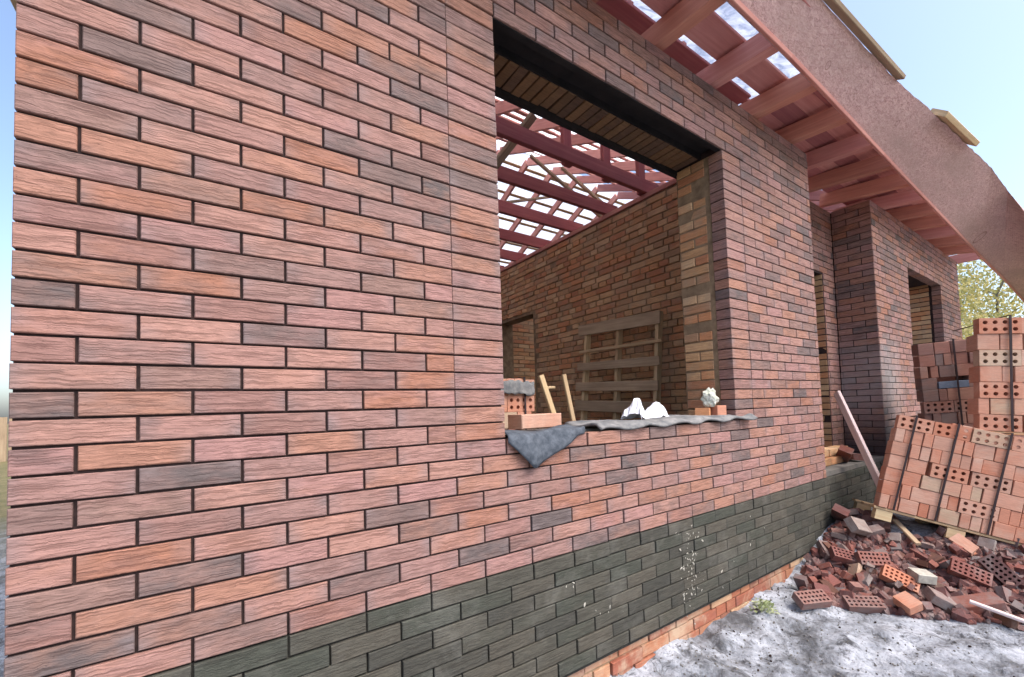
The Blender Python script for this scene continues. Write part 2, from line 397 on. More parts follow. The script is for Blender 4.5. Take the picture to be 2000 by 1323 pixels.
def ground_mat():
    m, nt, p, out = newmat('lime_dusted_earth')
    v = wpos(nt)
    n1 = noise_(nt, v, 3.2, 8, 0.72, 0.6); n2 = noise_(nt, v, 11, 7, 0.75, 0.6); n5 = noise_(nt, v, 1.6, 7, 0.7, 0.8); n3 = noise_(nt, v, 0.35, 5, 0.6); n4 = noise_(nt, v, 45, 4, 0.7)
    c = ramp(nt, n1, [(0.33, lin(96, 98, 103)), (0.46, lin(146, 150, 157)), (0.6, lin(178, 182, 190))])
    c = mix(nt, ramp(nt, n2, [(0.36, (0.95, 0.95, 0.95, 1)), (0.49, (0, 0, 0, 1))]), c, lin(66, 67, 71))
    c = mix(nt, ramp(nt, n5, [(0.36, (0.9, 0.9, 0.9, 1)), (0.48, (0, 0, 0, 1))]), c, lin(78, 78, 80))
    c = mix(nt, ramp(nt, n4, [(0.34, (0.7, 0.7, 0.7, 1)), (0.46, (0, 0, 0, 1))]), c, lin(98, 97, 96))
    # beyond the building plot the lime thins out to trodden earth and grass
    sx = N(nt, 'SeparateXYZ'); nt.links.new(v, sx.inputs[0])
    ln = N(nt, 'VectorMath', operation='LENGTH'); sb = N(nt, 'VectorMath', operation='SUBTRACT'); sb.inputs[1].default_value = (3.5, -1, GZ)
    nt.links.new(v, sb.inputs[0]); nt.links.new(sb.outputs[0], ln.inputs[0])
    far = math_(nt, 'MULTIPLY_ADD', math_(nt, 'ADD', ln.outputs['Value'], math_(nt, 'MULTIPLY', n3, 4.0)), 0.2, -1.6, clamp=True)
    c = mix(nt, far, c, ramp(nt, n1, [(0.35, lin(98, 96, 62)), (0.65, lin(128, 116, 84))]))
    nt.links.new(c, p.inputs['Base Color']); p.inputs['Roughness'].default_value = 0.95
    bump(nt, p, math_(nt, 'ADD', n2, n4), 0.7, 0.02)
    return m
tag(link('ground', gme, ground_mat()), 'lime-dusted grey building plot ground', None, None, 'structure')

# ------------------------------------------------------------------ the house
house = thing('house', 'unfinished house of pinkish textured brick with an open window and bare rafters', 'house', (0, 0, GZ))
HI = Matrix.Translation((0, 0, -GZ))
WX0, WX1, WZ0, WZ1 = 1.55, 3.585, -3*CH+0.003, 24*CH+0.003      # the big window opening
XC, XP, XE = 5.125, 6.87, 11.32                            # wall corner, pier corner, far end
TOP = 30*CH; PL = -11*CH                                    # wall top, plinth top
PH = 0.0728; BOT = PL-8*PH

# -- front wall: core and facing
core = Buf(); y0, y1 = 0.011, 0.40
core.box(0.004, WX0-0.012, y0, y1, PL+0.003, TOP-0.012); core.box(WX0-0.012, WX1+0.012, y0, y1, PL+0.003, WZ0-0.012)
core.box(WX0-0.012, WX1+0.012, 0.20, y1, WZ1+0.07, TOP-0.012); core.box(WX0-0.012, WX1+0.012, y0, 0.05, WZ1+0.01, TOP-0.012)
core.box(WX1+0.012, XC-0.009, y0, y1, PL+0.003, TOP-0.012)
front = link('front_wall', core.mesh('front_wall'), M_MORTAR, house, HI)
specs = []; H = CH-0.0078; J = 0.0085
def run(xs, z, D):
    for a, b in zip(xs[:-1], xs[1:]):
        if b-a > 0.03: specs.append(((a+b)/2, 0, z, b-a-J, H, D, 0))
for k in range(-11, 30):
    z = (k+0.5)*CH
    odd = (k % 2 == 0)
    start = 0.125 if not odd else 0.255
    js = [-J/2] + [start+0.26*i for i in range(0, 21) if start+0.26*i < XC-0.05] + [XC+J/2]
    if -3 <= k < 24:             # stacked columns beside the opening
        left = [x for x in js if x < 1.25] + [1.295, WX0+J/2]
        right = [WX1-J/2, 3.845] + [x for x in js if x > 3.9]
        if not odd: left = [x for x in js if x < 1.20] + [1.295, WX0+J/2]
        run(left[:-2]+[1.298], z, 0.11); run([1.292, left[-1]], z, 0.11); run(right, z, 0.11)
    else:
        run(js, z, 0.05)
lay(specs, front, 'brick', M_FACE)
# returns along the left and right ends of the wall
ret = []
for k in range(-11, 30):
    ret.append((0, 0.175 + (0.1 if k % 2 else 0), (k+0.5)*CH, 0.25, H, 0.05, math.pi*1.5))
    ret.append((XC, 0.18 + (0.1 if k % 2 else 0), (k+0.5)*CH, 0.25, H, 0.05, math.pi*0.5))
lay(ret, front, 'brick', M_FACE, 0, rest_name='return_bricks')

# -- plinth: dark bricks over the raw foundation
pcore = Buf(); pcore.box(0.009, XE-0.009, 0.009, 0.42, BOT-0.02, PL-0.004)
plinth = link('plinth', pcore.mesh('plinth'), M_PMORTAR, house, HI)
specs = []; far = []
for j in range(8):
    z = PL-(j+0.5)*PH; off = 0.255 if j % 2 else 0.125
    js = [-J/2] + [off+0.26*i for i in range(44) if off+0.26*i < XE-0.05] + [XE]
    for a, b in zip(js[:-1], js[1:]):
        specs.append(((a+b)/2, -0.004, z, b-a-0.007, PH-0.0065, 0.05, 0))
lay(specs, plinth, 'plinth_brick', M_PLINTH, 300, (0.002, 0.006))
f_b = Buf(); f_b.box(0, XE, 0.045, 0.5, GZ-0.5, BOT-0.021)
found = link('foundation', f_b.mesh('foundation'), M_LMORTAR, house, HI)
specs = []
for j in range(3):
    z = BOT-0.004-(j+0.5)*CH; x = -0.05 - 0.07*j
    while x < XE:
        L = rng.choice([0.25, 0.25, 0.12]); specs.append((x+L/2, 0.028+rng.uniform(0, 0.008), z, L, CH-0.009, 0.1, 0)); x += L+0.01
lay(specs, found, 'foundation_brick', M_FOOT, 100, (0.003, 0.01))

# -- reveals of the big window
rv = []
for k in range(-3, 24):
    z = (k+0.5)*CH + 0.008
    if z > WZ1-0.02: continue
    a = [0.15, 0.265, 0.395] if k % 2 else [0.15, 0.395]
    for p, q in zip(a[:-1], a[1:]):
        rv.append((WX1+0.004, (p+q)/2, z, q-p-0.012, CH-0.013, 0.1, math.pi*1.5))
        rv.append((WX0-0.004, (p+q)/2, z, q-p-0.012, CH-0.013, 0.1, math.pi*0.5))
for xa, xb, sel in ((WX1+0.010, WX1+0.2, lambda q: q[0] > 2.5), (WX0-0.2, WX0-0.010, lambda q: q[0] < 2.5)):
    rvo = Buf(); rvo.box(xa, xb, 0.116, 0.399, WZ0, WZ1)
    reveal = link('window_reveal', rvo.mesh('window_reveal'), M_LMORTAR, house, HI)
    lay([q for q in rv if sel(q)], reveal, 'rough_brick', M_ROUGH, 300, (0.004, 0.012))
lt = Buf(); lt.box(WX0-0.1, WX1+0.1, 0.06, 0.195, WZ1+0.05, WZ1+0.06); lt.box(WX0-0.1, WX1+0.1, 0.176, 0.184, WZ1+0.003, WZ1+0.049); lt.box(WX0-0.1, WX1+0.1, 0.012, 0.05, WZ1-0.004, WZ1+0.002); lt.box(WX0-0.1, WX1+0.1, 0.386, 0.43, WZ1-0.022, WZ1+0.05)  # steel angles, plus dark plates in the gap that stand in for its shade
lintel = link('lintel', lt.mesh('lintel'), M_DARK, house, HI)
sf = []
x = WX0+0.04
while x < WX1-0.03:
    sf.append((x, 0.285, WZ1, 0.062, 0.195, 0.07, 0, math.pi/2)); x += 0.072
lay(sf, lintel, 'soffit_brick', M_SHADED, 60, (0.003, 0.01))
sl = Buf(); sl.box(WX0, WX1, 0.1, 0.40, WZ0-0.01, WZ0+0.004)
link('window_sill', sl.mesh('window_sill'), M_CONC, house, HI)

# -- porch recess, pier and far wall
pc = Buf(); pc.box(XC-0.2, 5.45, 0.415, 0.8, PL, TOP-0.012); pc.box(6.52, XP+0.2, 0.415, 0.8, PL, TOP-0.012); pc.box(5.45, 6.52, 0.415, 0.8, 1.42, TOP-0.012)
porch = link('porch_wall', pc.mesh('porch_wall'), M_MORTAR, house, HI)
specs = []
for k in range(-11, 30):
    z = (k+0.5)*CH; off = 0.13 if k % 2 else 0
    for a in np.arange(XC+off-0.13, XP, 0.26):
        a, b = max(a, XC), min(a+0.26, XP)
        segs = [(a, b)] if z > 1.42 else [s for s in ((a, min(b, 5.45)), (max(a, 6.52), b)) if s[1]-s[0] > 0.03]
        for p, q in segs:
            if q-p > 0.03: specs.append(((p+q)/2, 0.405, z, q-p-J, H, 0.05 if z > 1.42 else 0.12, 0))
lay(specs, porch, 'brick', M_FACE, 120)
dj = []
for k in range(-10, 19):
    for q in (0.514, 0.714): dj.append((6.518, q, (k+0.5)*CH, 0.194, CH-0.011, 0.05, math.pi*1.5))
lay(dj, porch, 'door_jamb_brick', M_ROUGH, 80)
ps = Buf(); ps.box(5.0, XP+0.1, 0.02, 0.5, PL, PL+0.045)
link('porch_floor', ps.mesh('porch_floor'), M_CONC, house, HI)
FW0, FW1, FZ0, FZ1 = 8.24, 10.0, 0.42, 1.70
fc = Buf(); fc.box(XP+0.009, FW0-0.01, 0.009, 0.80, PL, TOP-0.012); fc.box(FW1+0.01, XE-0.01, 0.009, 0.4, PL, TOP-0.012); fc.box(FW0-0.01, FW1+0.01, 0.009, 0.4, PL, FZ0-0.01); fc.box(FW0-0.01, FW1+0.01, 0.009, 0.4, FZ1+0.01, TOP-0.012)
farw = link('far_wall', fc.mesh('far_wall'), M_MORTAR, house, HI)
specs = []; pier = []
for k in range(-11, 30):
    z = (k+0.5)*CH; off = 0.13 if k % 2 else 0
    if k % 2: pier.append((XP, 0.125, z, 0.25-J, H, 0.05, math.pi*1.5)); pier.append((XP, 0.325, z, 0.15-J, H, 0.05, math.pi*1.5))
    else: pier.append((XP, 0.06, z, 0.12-J, H, 0.05, math.pi*1.5)); pier.append((XP, 0.25, z, 0.26-J, H, 0.05, math.pi*1.5)); pier.append((XP, 0.39, z, 0.02, H, 0.05, math.pi*1.5))
    for a in np.arange(XP+off-0.13, XE, 0.26):
        a, b = max(a, XP), min(a+0.26, XE)
        if FZ0 < z < FZ1: segs = [s for s in ((a, min(b, FW0)), (max(a, FW1), b)) if s[1]-s[0] > 0.03]
        else: segs = [(a, b)]
        for p, q in segs:
            if q-p > 0.03: specs.append(((p+q)/2, 0, z, q-p-J, H, 0.11, 0))
fj = []
for k in range(6, 23):
    for q, L in (((0.20, 0.115), (0.325, 0.13)) if k % 2 else ((0.27, 0.25),)): fj.append((FW1+0.004, q, (k+0.5)*CH, L, CH-0.012, 0.05, math.pi*1.5))
lay(fj, farw, 'rough_brick', M_ROUGH, 60)
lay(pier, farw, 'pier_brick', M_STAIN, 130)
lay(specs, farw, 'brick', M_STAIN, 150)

# -- inside: partition with a doorway, back rooms, floor slab
FL = -0.78; PX = 4.5; DY0, DY1, DZ = 3.60, 4.50, 1.37
pb = Buf()
for a, b, c, d in ((0.42, DY0, FL, TOP), (DY0, DY1, DZ, TOP), (DY1, 9.6, FL, TOP)): pb.box(PX+0.01, PX+0.24, a, b, c, d-0.01)
part_w = link('partition_wall', pb.mesh('partition_wall'), M_LMORTAR, house, HI)
specs = []
k = 0; z = FL
while z < TOP-0.03:
    hd = (k % 3 == 2); L = 0.12 if hd else 0.25
    y = 0.41 - (0.06 if k % 2 else 0.0)
    while y < 9.5:
        a, b = y, y+L; y += L+0.011
        if z+0.03 < DZ and b > DY0 and a < DY1: continue
        specs.append((PX, (a+b)/2, z+CH/2, L, CH-0.012, 0.1, math.pi*1.5))
    z += CH; k += 1
lay(specs, part_w, 'rough_brick', M_ROUGH, 300, (0.004, 0.01))
ins = Buf()
ins.box(0.02, XE-0.02, 0.41, 9.6, FL-0.2, FL)
link('floor_slab', ins.mesh('floor_slab'), M_CONC, house, HI)
back = Buf(); back.box(0.01, XE, 9.6, 10.0, GZ, TOP-0.01); back.box(0.012, 0.38, 0.42, 9.6, GZ, TOP-0.01); back.box(XE-0.4, XE, 0.42, 9.6, GZ, TOP-0.01); back.box(PX+0.25, XE-0.41, 4.9, 5.1, FL, TOP-0.01); back.box(6.75, 6.9, 0.82, 4.88, FL, TOP-0.01)  # last box is an unseen cross wall added to keep the doorway dark
backw = link('rear_walls', back.mesh('rear_walls'), M_LMORTAR, house, HI)
specs = []
for k in range(40):
    z = FL+(k+0.5)*CH
    if z > TOP-0.02: break
    for i in range(26):
        specs.append((PX+0.5+0.26*i+(0.13 if k % 2 else 0), 4.89, z, 0.25, CH-0.012, 0.1, 0))
        specs.append((XE-0.41, 0.55+0.26*i*0.65+(0.09 if k % 2 else 0), z, 0.16, CH-0.012, 0.1, math.pi*1.5))
lay(specs, backw, 'rear_brick', M_ROUGH, 0, (0.004, 0.01), rest_name='rear_bricks')

# ------------------------------------------------------------------ roof
roof = link('roof', None, None, house, HI); roof.empty_display_size = 0.1
EY, EZ, RY, RZ = -0.60, 2.47, 5.0, 4.95
sl_ = (RZ-EZ)/(RY-EY)
def film(name, pts, nu, nv, sag=0.03, mat=None):
    b = Buf(); P0, P1, P2, P3 = map(Vector, pts); v = []
    for j in range(nv+1):
        for i in range(nu+1):
            s, t = i/nu, j/nv; q = (P0*(1-s)+P1*s)*(1-t)+(P3*(1-s)+P2*s)*t
            q.z -= sag*(0.5+0.5*math.sin(s*nu*0.9)*math.sin(t*nv*1.1)); v.append(tuple(q))
    f = [(j*(nu+1)+i, j*(nu+1)+i+1, (j+1)*(nu+1)+i+1, (j+1)*(nu+1)+i) for j in range(nv) for i in range(nu)]
    b.add(v, f, [[(v[i][0], v[i][1]) for i in q] for q in f], 0.5)
    return link(name, b.mesh(name, True), mat or M_FILM, roof)
ym = 1.0; zm = EZ+0.14+(ym-EY-0.06)*(RZ-EZ-0.09)/(RY-EY-0.06)
film('torn_roof_film', [(-0.5, EY+0.06, EZ+0.14), (11.6, EY+0.06, EZ+0.14), (11.6, ym, zm), (-0.5, ym, zm)], 60, 14, 0.03, M_FILM2)
film('roof_film', [(-0.5, ym-0.05, zm-0.01), (6.8, ym-0.05, zm-0.01), (6.8, RY, RZ+0.05), (-0.5, RY, RZ+0.05)], 40, 18)  # film stops short; the opening is added to light the far room
film('roof_film', [(-0.5, RY, RZ+0.05), (11.6, RY, RZ+0.05), (11.6, 10.6, EZ+0.08), (-0.5, 10.6, EZ+0.08)], 40, 18)
# rafters and battens of both slopes
x = -0.35
while x < 11.5:
    beam('rafter', (x, 0.3, EZ+0.9*sl_-0.07), (x, RY, RZ-0.12), 0.05, 0.15, M_RED, roof)
    beam('rafter', (x, RY+0.03, RZ-0.12), (x, 10.4, EZ+0.02), 0.05, 0.15, M_PINK, roof)
    x += 0.66
n = 0; y = EY+0.44
while y < RY-0.1:
    z = EZ+(y-EY)*sl_
    up = Vector((0, -sl_, 1)).normalized()
    if y > 0.2:
        beam('batten', (-0.45, y, z+0.045), (4.9, y, z+0.045), 0.13 if y > 1.2 else 0.12, 0.025, M_PINK if y > 1.2 else M_RED, roof, up=up)
        beam('batten', (4.905, y, z+0.045), (11.5, y, z+0.045), 0.08, 0.025, M_RED, roof, up=up)
    y += 0.26 if y > 1.2 else 0.3
y = RY+0.25
while y < 10.4:
    z = RZ-(y-RY)*(RZ-EZ)/(10.6-RY)
    beam('batten', (-0.45, y, z+0.0), (11.5, y, z+0.0), 0.06, 0.025, M_PALE, roof, up=Vector((0, sl_, 1)).normalized()); y += 0.30
# eave: joist tails with sheathing above
tails = [-0.3, 0.34, 0.98, 1.62, 2.27, 2.91, 3.56, 4.20, 4.85]
x = 5.5
while x < 10.9: tails.append(x); x += 0.62
for i, x in enumerate(tails):
    zb = 2.325-0.0*x; zt = 2.30-0.018*max(0, x-3)
    beam('joist_tail', (x, 0.45, zb+0.08), (x, -0.425, zt+0.07), 0.092, 0.15, M_TAIL if i % 3 else M_RED, roof, warp=0.0)
for a, b in ((-0.5, 4.4), ):
    beam('sheathing_board', (a, -0.12, 2.487), (b, -0.12, 2.487), 0.21, 0.024, M_RED, roof)
    beam('sheathing_board', (a, 0.24, 2.65), (b, 0.24, 2.65), 0.19, 0.024, M_PURPLE, roof)
    beam('sheathing_board', (a, -0.55, 2.46), (b, -0.55, 2.46), 0.12, 0.024, M_PURPLE, roof)
for j, y in enumerate((-0.36, -0.20, -0.04, 0.12, 0.28)):
    beam('sheathing_board', (4.43, y, 2.475+0.006*(j % 2)), (11.1, y, 2.43+0.006*(j % 2)), 0.172, 0.005, M_RED if j % 2 else M_PURPLE, roof)
beam('wall_plate', (-0.02, 0.22, TOP+0.008), (XC-0.02, 0.22, TOP+0.008), 0.34, 0.03, M_RED, roof)
beam('wall_plate', (XP+0.02, 0.22, TOP+0.008), (XE, 0.22, TOP+0.008), 0.34, 0.03, M_RED, roof)
beam('wall_plate', (XC, 0.55, TOP+0.01), (XP, 0.55, TOP+0.01), 0.25, 0.03, M_RED, roof)
beam('wall_plate', (PX+0.09, 0.5, TOP+0.024), (PX+0.09, 9.5, TOP+0.024), 0.2, 0.055, M_PINK, roof)
# left side soffit
for j in range(4): beam('soffit_board', (-0.46+0.125*j, -0.4, 2.33), (-0.46+0.125*j, 7.0, 2.33), 0.12, 0.022, M_GREYW, roof)
# ceiling joists run along the facade and rest on the partition plate
for j, y in enumerate((0.78, 1.40, 2.03, 2.66, 3.36, 4.02, 4.7, 5.4, 6.1, 6.8, 7.5, 8.2)):
    beam('ceiling_joist', (0.05, y, TOP+0.13), (4.72, y, TOP+0.13), 0.055, 0.15, M_JOIST, roof)
for x in (3.35, 3.92, 4.5): beam('roof_post', (x, 1.455, TOP+0.06), (x, 1.455, EZ+(1.45-EY)*sl_-0.02), 0.11, 0.05, M_JOIST, roof, up=(0, 1, 0))
beam('brace', (3.0, 1.52, TOP+0.5), (2.72, 2.05, TOP+0.0), 0.10, 0.04, M_GREYW, roof)
beam('brace', (3.35, 2.72, TOP+0.2), (5.3, 3.6, TOP+1.2), 0.07, 0.03, M_GREYW, roof)
for a in (0, 0.55): beam('brace', (3.9+a, 2.75, TOP+1.0), (4.75+a, 2.2, TOP+0.06), 0.06, 0.03, M_GREYW, roof)
gb = Buf()
for X in (-0.42, 11.45):
    z = TOP-0.02; 
    while z < RZ-0.1:
        f = (z-EZ)/(RZ-EZ); f = max(0, f); ya = EY+(RY-EY)*f; yb = 10.6-(10.6-RY)*f
        beam('gable_board', (X, ya+0.1, z+0.09), (X, yb-0.1, z+0.09), 0.024, 0.17, M_RED, roof); z += 0.18
# outward leaning wide eave board along the tails, with its offcuts on top
Bp = [(-1.2, -.45, 2.29), (1.0, -.45, 2.275), (2.92, -.45, 2.259), (3.66, -.45, 2.25), (4.66, -.45, 2.21), (5.53, -.45, 2.165), (7.32, -.445, 2.10), (10.0, -.44, 2.005), (12.2, -.44, 1.955), (14.7, -.44, 1.835), (16.5, -.44, 1.75)]
Tp = [(-0.6, -.58, 2.56), (1.7, -.61, 2.53), (3.70, -.65, 2.509), (4.38, -.68, 2.488), (5.06, -.72, 2.462), (5.89, -.78, 2.45), (6.85, -.84, 2.46), (7.7, -.885, 2.47), (8.45, -.92, 2.40), (8.9, -1.0, 2.21), (9.4, -1.06, 2.0)]
eb = Buf(); v = []; th = 0.035; LU = []
for k in range(len(Bp)-1):
    m = 9
    for i in range(m + (1 if k == len(Bp)-2 else 0)):
        s = i/m; b0 = Vector(Bp[k]).lerp(Vector(Bp[k+1]), s); t0 = Vector(Tp[k]).lerp(Vector(Tp[k+1]), s)
        t0 += (t0-b0).normalized()*(0.016*noise.noise(Vector((b0.x*3.1, 1.3, 0)))+0.012*noise.noise(Vector((b0.x*9.1, 4.3, 0))))
        d = (t0-b0); along = Vector((1, 0, -0.05)); nrm = d.cross(along).normalized()
        if nrm.y < 0: nrm = -nrm
        for q in (b0, b0.lerp(t0, 0.5), t0): v.append(tuple(q))
        v += [tuple(t0+nrm*th), tuple(b0+nrm*th)]
n = len(v)//5; f = []
for k in range(n-1):
    for i in range(5):
        j = (i+1) % 5; f.append((k*5+i, k*5+j, (k+1)*5+j, (k+1)*5+i))
f += [(4, 3, 2, 1, 0), tuple((n-1)*5+i for i in range(5))]
eb.add(v, f, [[(v[i][0]+0.3*v[i][1], v[i][2]*0.7-v[i][1]) for i in q] for q in f], 0.3)
link('eave_board', eb.mesh('eave_board'), M_EAVE, roof)
for (p, q) in zip(Bp[:-1], Bp[1:]):
    beam('edge_strip', Vector(p)+Vector((-0.001, -0.012, -0.006)), Vector(q)+Vector((0.001, -0.012, -0.006)), 0.026, 0.03, M_PINK, roof, up=(0, -0.4, 1))
beam('offcut_board', (3.55, -.665, 2.533), (5.0, -.735, 2.482), 0.06, 0.03, M_GREYW, roof, up=(0, -0.5, 1))
beam('offcut_board', (5.85, -.795, 2.478), (6.82, -.855, 2.488), 0.14, 0.045, M_PALE, roof, up=(0, -0.9, 1))
beam('offcut_board', (2.2, -.63, 2.55), (3.5, -.66, 2.545), 0.10, 0.03, M_PALE, roof, up=(0, -0.6, 1))

# ------------------------------------------------------------------ packs of bricks
def holed_mesh(name, L, H, D, nx_, nz_, rad, mat, seg=8):
    """brick with its bed face (L x H) at y=0 pierced by nx x nz real holes"""
    key = (name, mat.name)
    if key in _bm: return _bm[key]
    b = Buf(); mx, mz = L*0.03, H*0.05; cw, chh = (L-2*mx)/nx_, (H-2*mz)/nz_
    def quad(p): b.add(p, [(0, 1, 2, 3)], [[(q[0], q[2]+q[1]) for q in p]], 0.0)
    for i in range(nx_):
        for j in range(nz_):
            cx, cz = -L/2+mx+cw*(i+.5), -H/2+mz+chh*(j+.5)
            ring = []; sq = []
            for s in range(seg):
                a = 2*math.pi*(s+.5)/seg; ring.append((cx+rad*math.cos(a), 0, cz+rad*math.sin(a)))
                m = max(abs(math.cos(a)), abs(math.sin(a))); 
                sq.append((cx+cw/2*math.cos(a)/m, 0, cz+chh/2*math.sin(a)/m))
            # octagon to cell: corners are added by extra quads
            corner = {1: None}
            pts = [(cx+cw/2, 0, cz+chh/2), (cx-cw/2, 0, cz+chh/2), (cx-cw/2, 0, cz-chh/2), (cx+cw/2, 0, cz-chh/2)]
            q = seg//4
            for s in range(seg):
                t = (s+1) % seg
                quad([ring[s], sq[s], sq[t], ring[t]][::-1] if False else [ring[t], sq[t], sq[s], ring[s]][::-1])
                quad([ring[s], ring[t], (ring[t][0], D*0.8, ring[t][2]), (ring[s][0], D*0.8, ring[s][2])])
            for c_ in range(4):
                a = 2*math.pi*(c_*q+0.5)/seg; s = c_*q; t = s+1
                if abs(sq[s][0]-sq[t][0]) > 1e-6 and abs(sq[s][2]-sq[t][2]) > 1e-6:
                    p = pts[c_]; b.add([sq[s], p, sq[t]], [(0, 1, 2)], [[(u[0], u[2]) for u in (sq[s], p, sq[t])]], 0.0)
            b.add([(r_[0], D*0.8, r_[2]) for r_ in ring], [tuple(range(seg))], [[(r_[0], r_[2]) for r_ in ring]], 0.0)
    l, h = L/2, H/2; il, ih = l-mx, h-mz
    for p in ([(-l, 0, -h), (l, 0, -h), (il, 0, -ih), (-il, 0, -ih)], [(l, 0, -h), (l, 0, h), (il, 0, ih), (il, 0, -ih)], [(l, 0, h), (-l, 0, h), (-il, 0, ih), (il, 0, ih)], [(-l, 0, h), (-l, 0, -h), (-il, 0, -ih), (-il, 0, ih)]): quad(p)
    for p in ([(-l, 0, -h), (-l, D, -h), (l, D, -h), (l, 0, -h)], [(l, 0, -h), (l, D, -h), (l, D, h), (l, 0, h)], [(l, 0, h), (l, D, h), (-l, D, h), (-l, 0, h)], [(-l, 0, h), (-l, D, h), (-l, D, -h), (-l, 0, -h)], [(l, D, -h), (-l, D, -h), (-l, D, h), (l, D, h)]): quad(p)
    me = b.mesh(name); me.materials.append(mat); _bm[key] = me; return me

def pack(name, label, loc, rot, rows, W, depth, mat, core_mat, s=1.0, seed=1, group=None, blue=None, straps=(0.25, 0.6), pallet_mat=None, strap_lean=0.0, top=True, inset=0.0):
    r = random.Random(seed)
    root = thing(name, label, 'brick pack', loc, group, rot)
    root.scale = (s, s, s)
    RH = 0.123; nrow = len(rows)
    c = Buf(); c.box(inset+0.02, W-0.02, 0.10, depth-0.02, 0.005, nrow*RH-0.02); o = link('inner_bricks', c.mesh('inner_bricks'), core_mat, root); o['kind'] = 'stuff'
    for k, row in enumerate(rows):                 # from the bottom up
        x = r.uniform(0, 0.012); z = (k+0.5)*RH
        for ch in row:
            if x > W: break
            L = {'H': 0.25, 'P': 0.25, 'h': 0.064, 'w': 0.13, 'x': 0.02, 'B': 0.25}[ch]
            y = r.uniform(-0.006, 0.006)
            if ch == 'x': x += L; continue
            if ch == 'H':
                o = link('holed_brick', holed_mesh('holed_brick', 0.25, 0.12, 0.064, 4, 2, 0.0155, mat), None, root)
            else:
                D = 0.12 if L > 0.2 else (0.25 if inset == 0 or x > inset else 0.12)
                o = link('brick', brick_mesh(L, 0.12 if ch != 'B' else 0.07, D, mat if ch != 'B' else M_BLUE, 0.003), None, root)
            o.location = (x+L/2, y, z if ch != 'B' else z-0.02); o.rotation_euler = (r.gauss(0, .006), r.gauss(0, .008), r.gauss(0, .01))
            x += L+r.uniform(0.003, 0.009)
        # the left end of the pack
        yy = 0.14
        for q in range(int((depth-0.14)/0.13) if inset == 0 else 0):
            o = link('brick', brick_mesh(0.12, 0.12, 0.1, mat, 0.003), None, root); o.location = (r.uniform(-.004, .004), yy+0.06, z); o.rotation_euler = (0, 0, -math.pi/2); yy += 0.128
    if top:
        x = inset
        while x < W-0.1:
            for q in range(int(depth/0.26)):
                o = link('brick', brick_mesh(0.064, 0.25, 0.1, mat, 0.003), None, root)
                o.location = (x+0.035, 0.13+q*0.26, nrow*RH+r.uniform(0, 0.012)); o.rotation_euler = (-math.pi/2, 0, 0)
            x += 0.07
    for x in straps:
        zt = nrow*RH+0.016
        b = Buf(); w = 0.008
        pts = [(x-strap_lean, -0.012, 0.0), (x, -0.012, zt), (x, depth, zt+0.002)]
        for p, q in zip(pts[:-1], pts[1:]):
            p, q = Vector(p), Vector(q); nn = Vector((0, -0.003, 0)) if p.y == q.y else Vector((0, 0, 0.003))
            vv = [p+Vector((-w, 0, 0)), p+Vector((w, 0, 0)), q+Vector((w, 0, 0)), q+Vector((-w, 0, 0))]
            vv += [a+nn for a in vv]
            b.add([tuple(a) for a in vv], [(4, 5, 6, 7), (0, 1, 5, 4), (1, 2, 6, 5), (2, 3, 7, 6), (3, 0, 4, 7), (3, 2, 1, 0)], [[(0, 0)]*4]*6, 0.5)
        link('strap', b.mesh('strap'), M_STRAP, root)
    if pallet_mat:
        for q in range(3): beam('pallet_plank', (-0.02, 0.06+q*(depth-0.12)/2, -0.012), (W+0.02, 0.06+q*(depth-0.12)/2, -0.012), 0.1, 0.022, pallet_mat, root)
        for x in (0.06, W/2, W-0.06):
            for q in range(2): beam('pallet_block', (x-0.06, 0.06+q*(depth-0.12), -0.07), (x+0.06, 0.06+q*(depth-0.12), -0.07), 0.09, 0.09, pallet_mat, root)
    return root

sA = 0.95
A = pack('brick_pack', 'big tilted pack of orange bricks behind the rubble, sliding to one side', (5.142, -0.363, -1.034), Euler((0.065, 0.233, -0.807), 'XYZ'),
     ['hhwhhwhhhwhhwhh', 'whPhHhhwh', 'PwwhhPhwhh', 'wwxHxHwhh', 'whhhwhhwhhhhw', 'hwhwhhwhwhhw', 'HHHHP'], 1.12, 0.62, M_ORANGE, M_ORANGE, sA, 4, None, None, (0.13, 0.42, 0.76, 1.02), M_PALE, 0.02, inset=0.38)
A.rotation_mode = 'XYZ'
# R = Rz Rx Ry in the fit: build the matrix directly
def set_pose(o, loc, q, s):
    M = Matrix.Rotation(q[0], 4, 'Z') @ Matrix.Rotation(q[2], 4, 'X') @ Matrix.Rotation(q[1], 4, 'Y')
    o.matrix_world = Matrix.Translation(loc) @ M @ Matrix.Scale(s, 4)
set_pose(A, (5.142, -0.363, -1.034), (-1.0, 0.26, -0.10), sA)
Bk = pack('brick_pack', 'upright pack of clean orange bricks on a pale pallet atop the tilted pack', (0, 0, 0), None,
     ['HHH', 'hwhwhwhh', 'HHH', 'whwhwhwh', 'HPH', 'whhwhhwh', 'HHH'], 0.80, 0.62, M_ORANGE, M_ORANGE, 1.0, 9, None, None, (0.19, 0.62), M_PALE, 0.0, inset=0.34)
set_pose(Bk, (5.676, -0.919, -0.395), (-0.905, 0.069, -0.037), 1.10)
Ck = pack('brick_pack', 'dull dusty brick pack leaning by the wall under the far window, with one blue-grey brick', (0, 0, 0), None,
     ['hhwhhwhhw', 'whhwhhwhh', 'HhhwhhPh', 'hhwhhwhh', 'PwhhPhh', 'hhwhhwhh', 'whhwhhwh', 'hhwhhwhhw', 'HHhwh', 'whPhxh', 'wBhPw', 'hxhwPxh', 'whhwhh', 'wwPww'], 0.95, 0.6, M_DULL, M_DULL, 1.0, 14, None, None, (0.3, 0.66), M_GREYW, -0.0, inset=0.32)
set_pose(Ck, (6.64, -0.42, -1.27), (-0.93, -0.05, 0.04), 1.0)
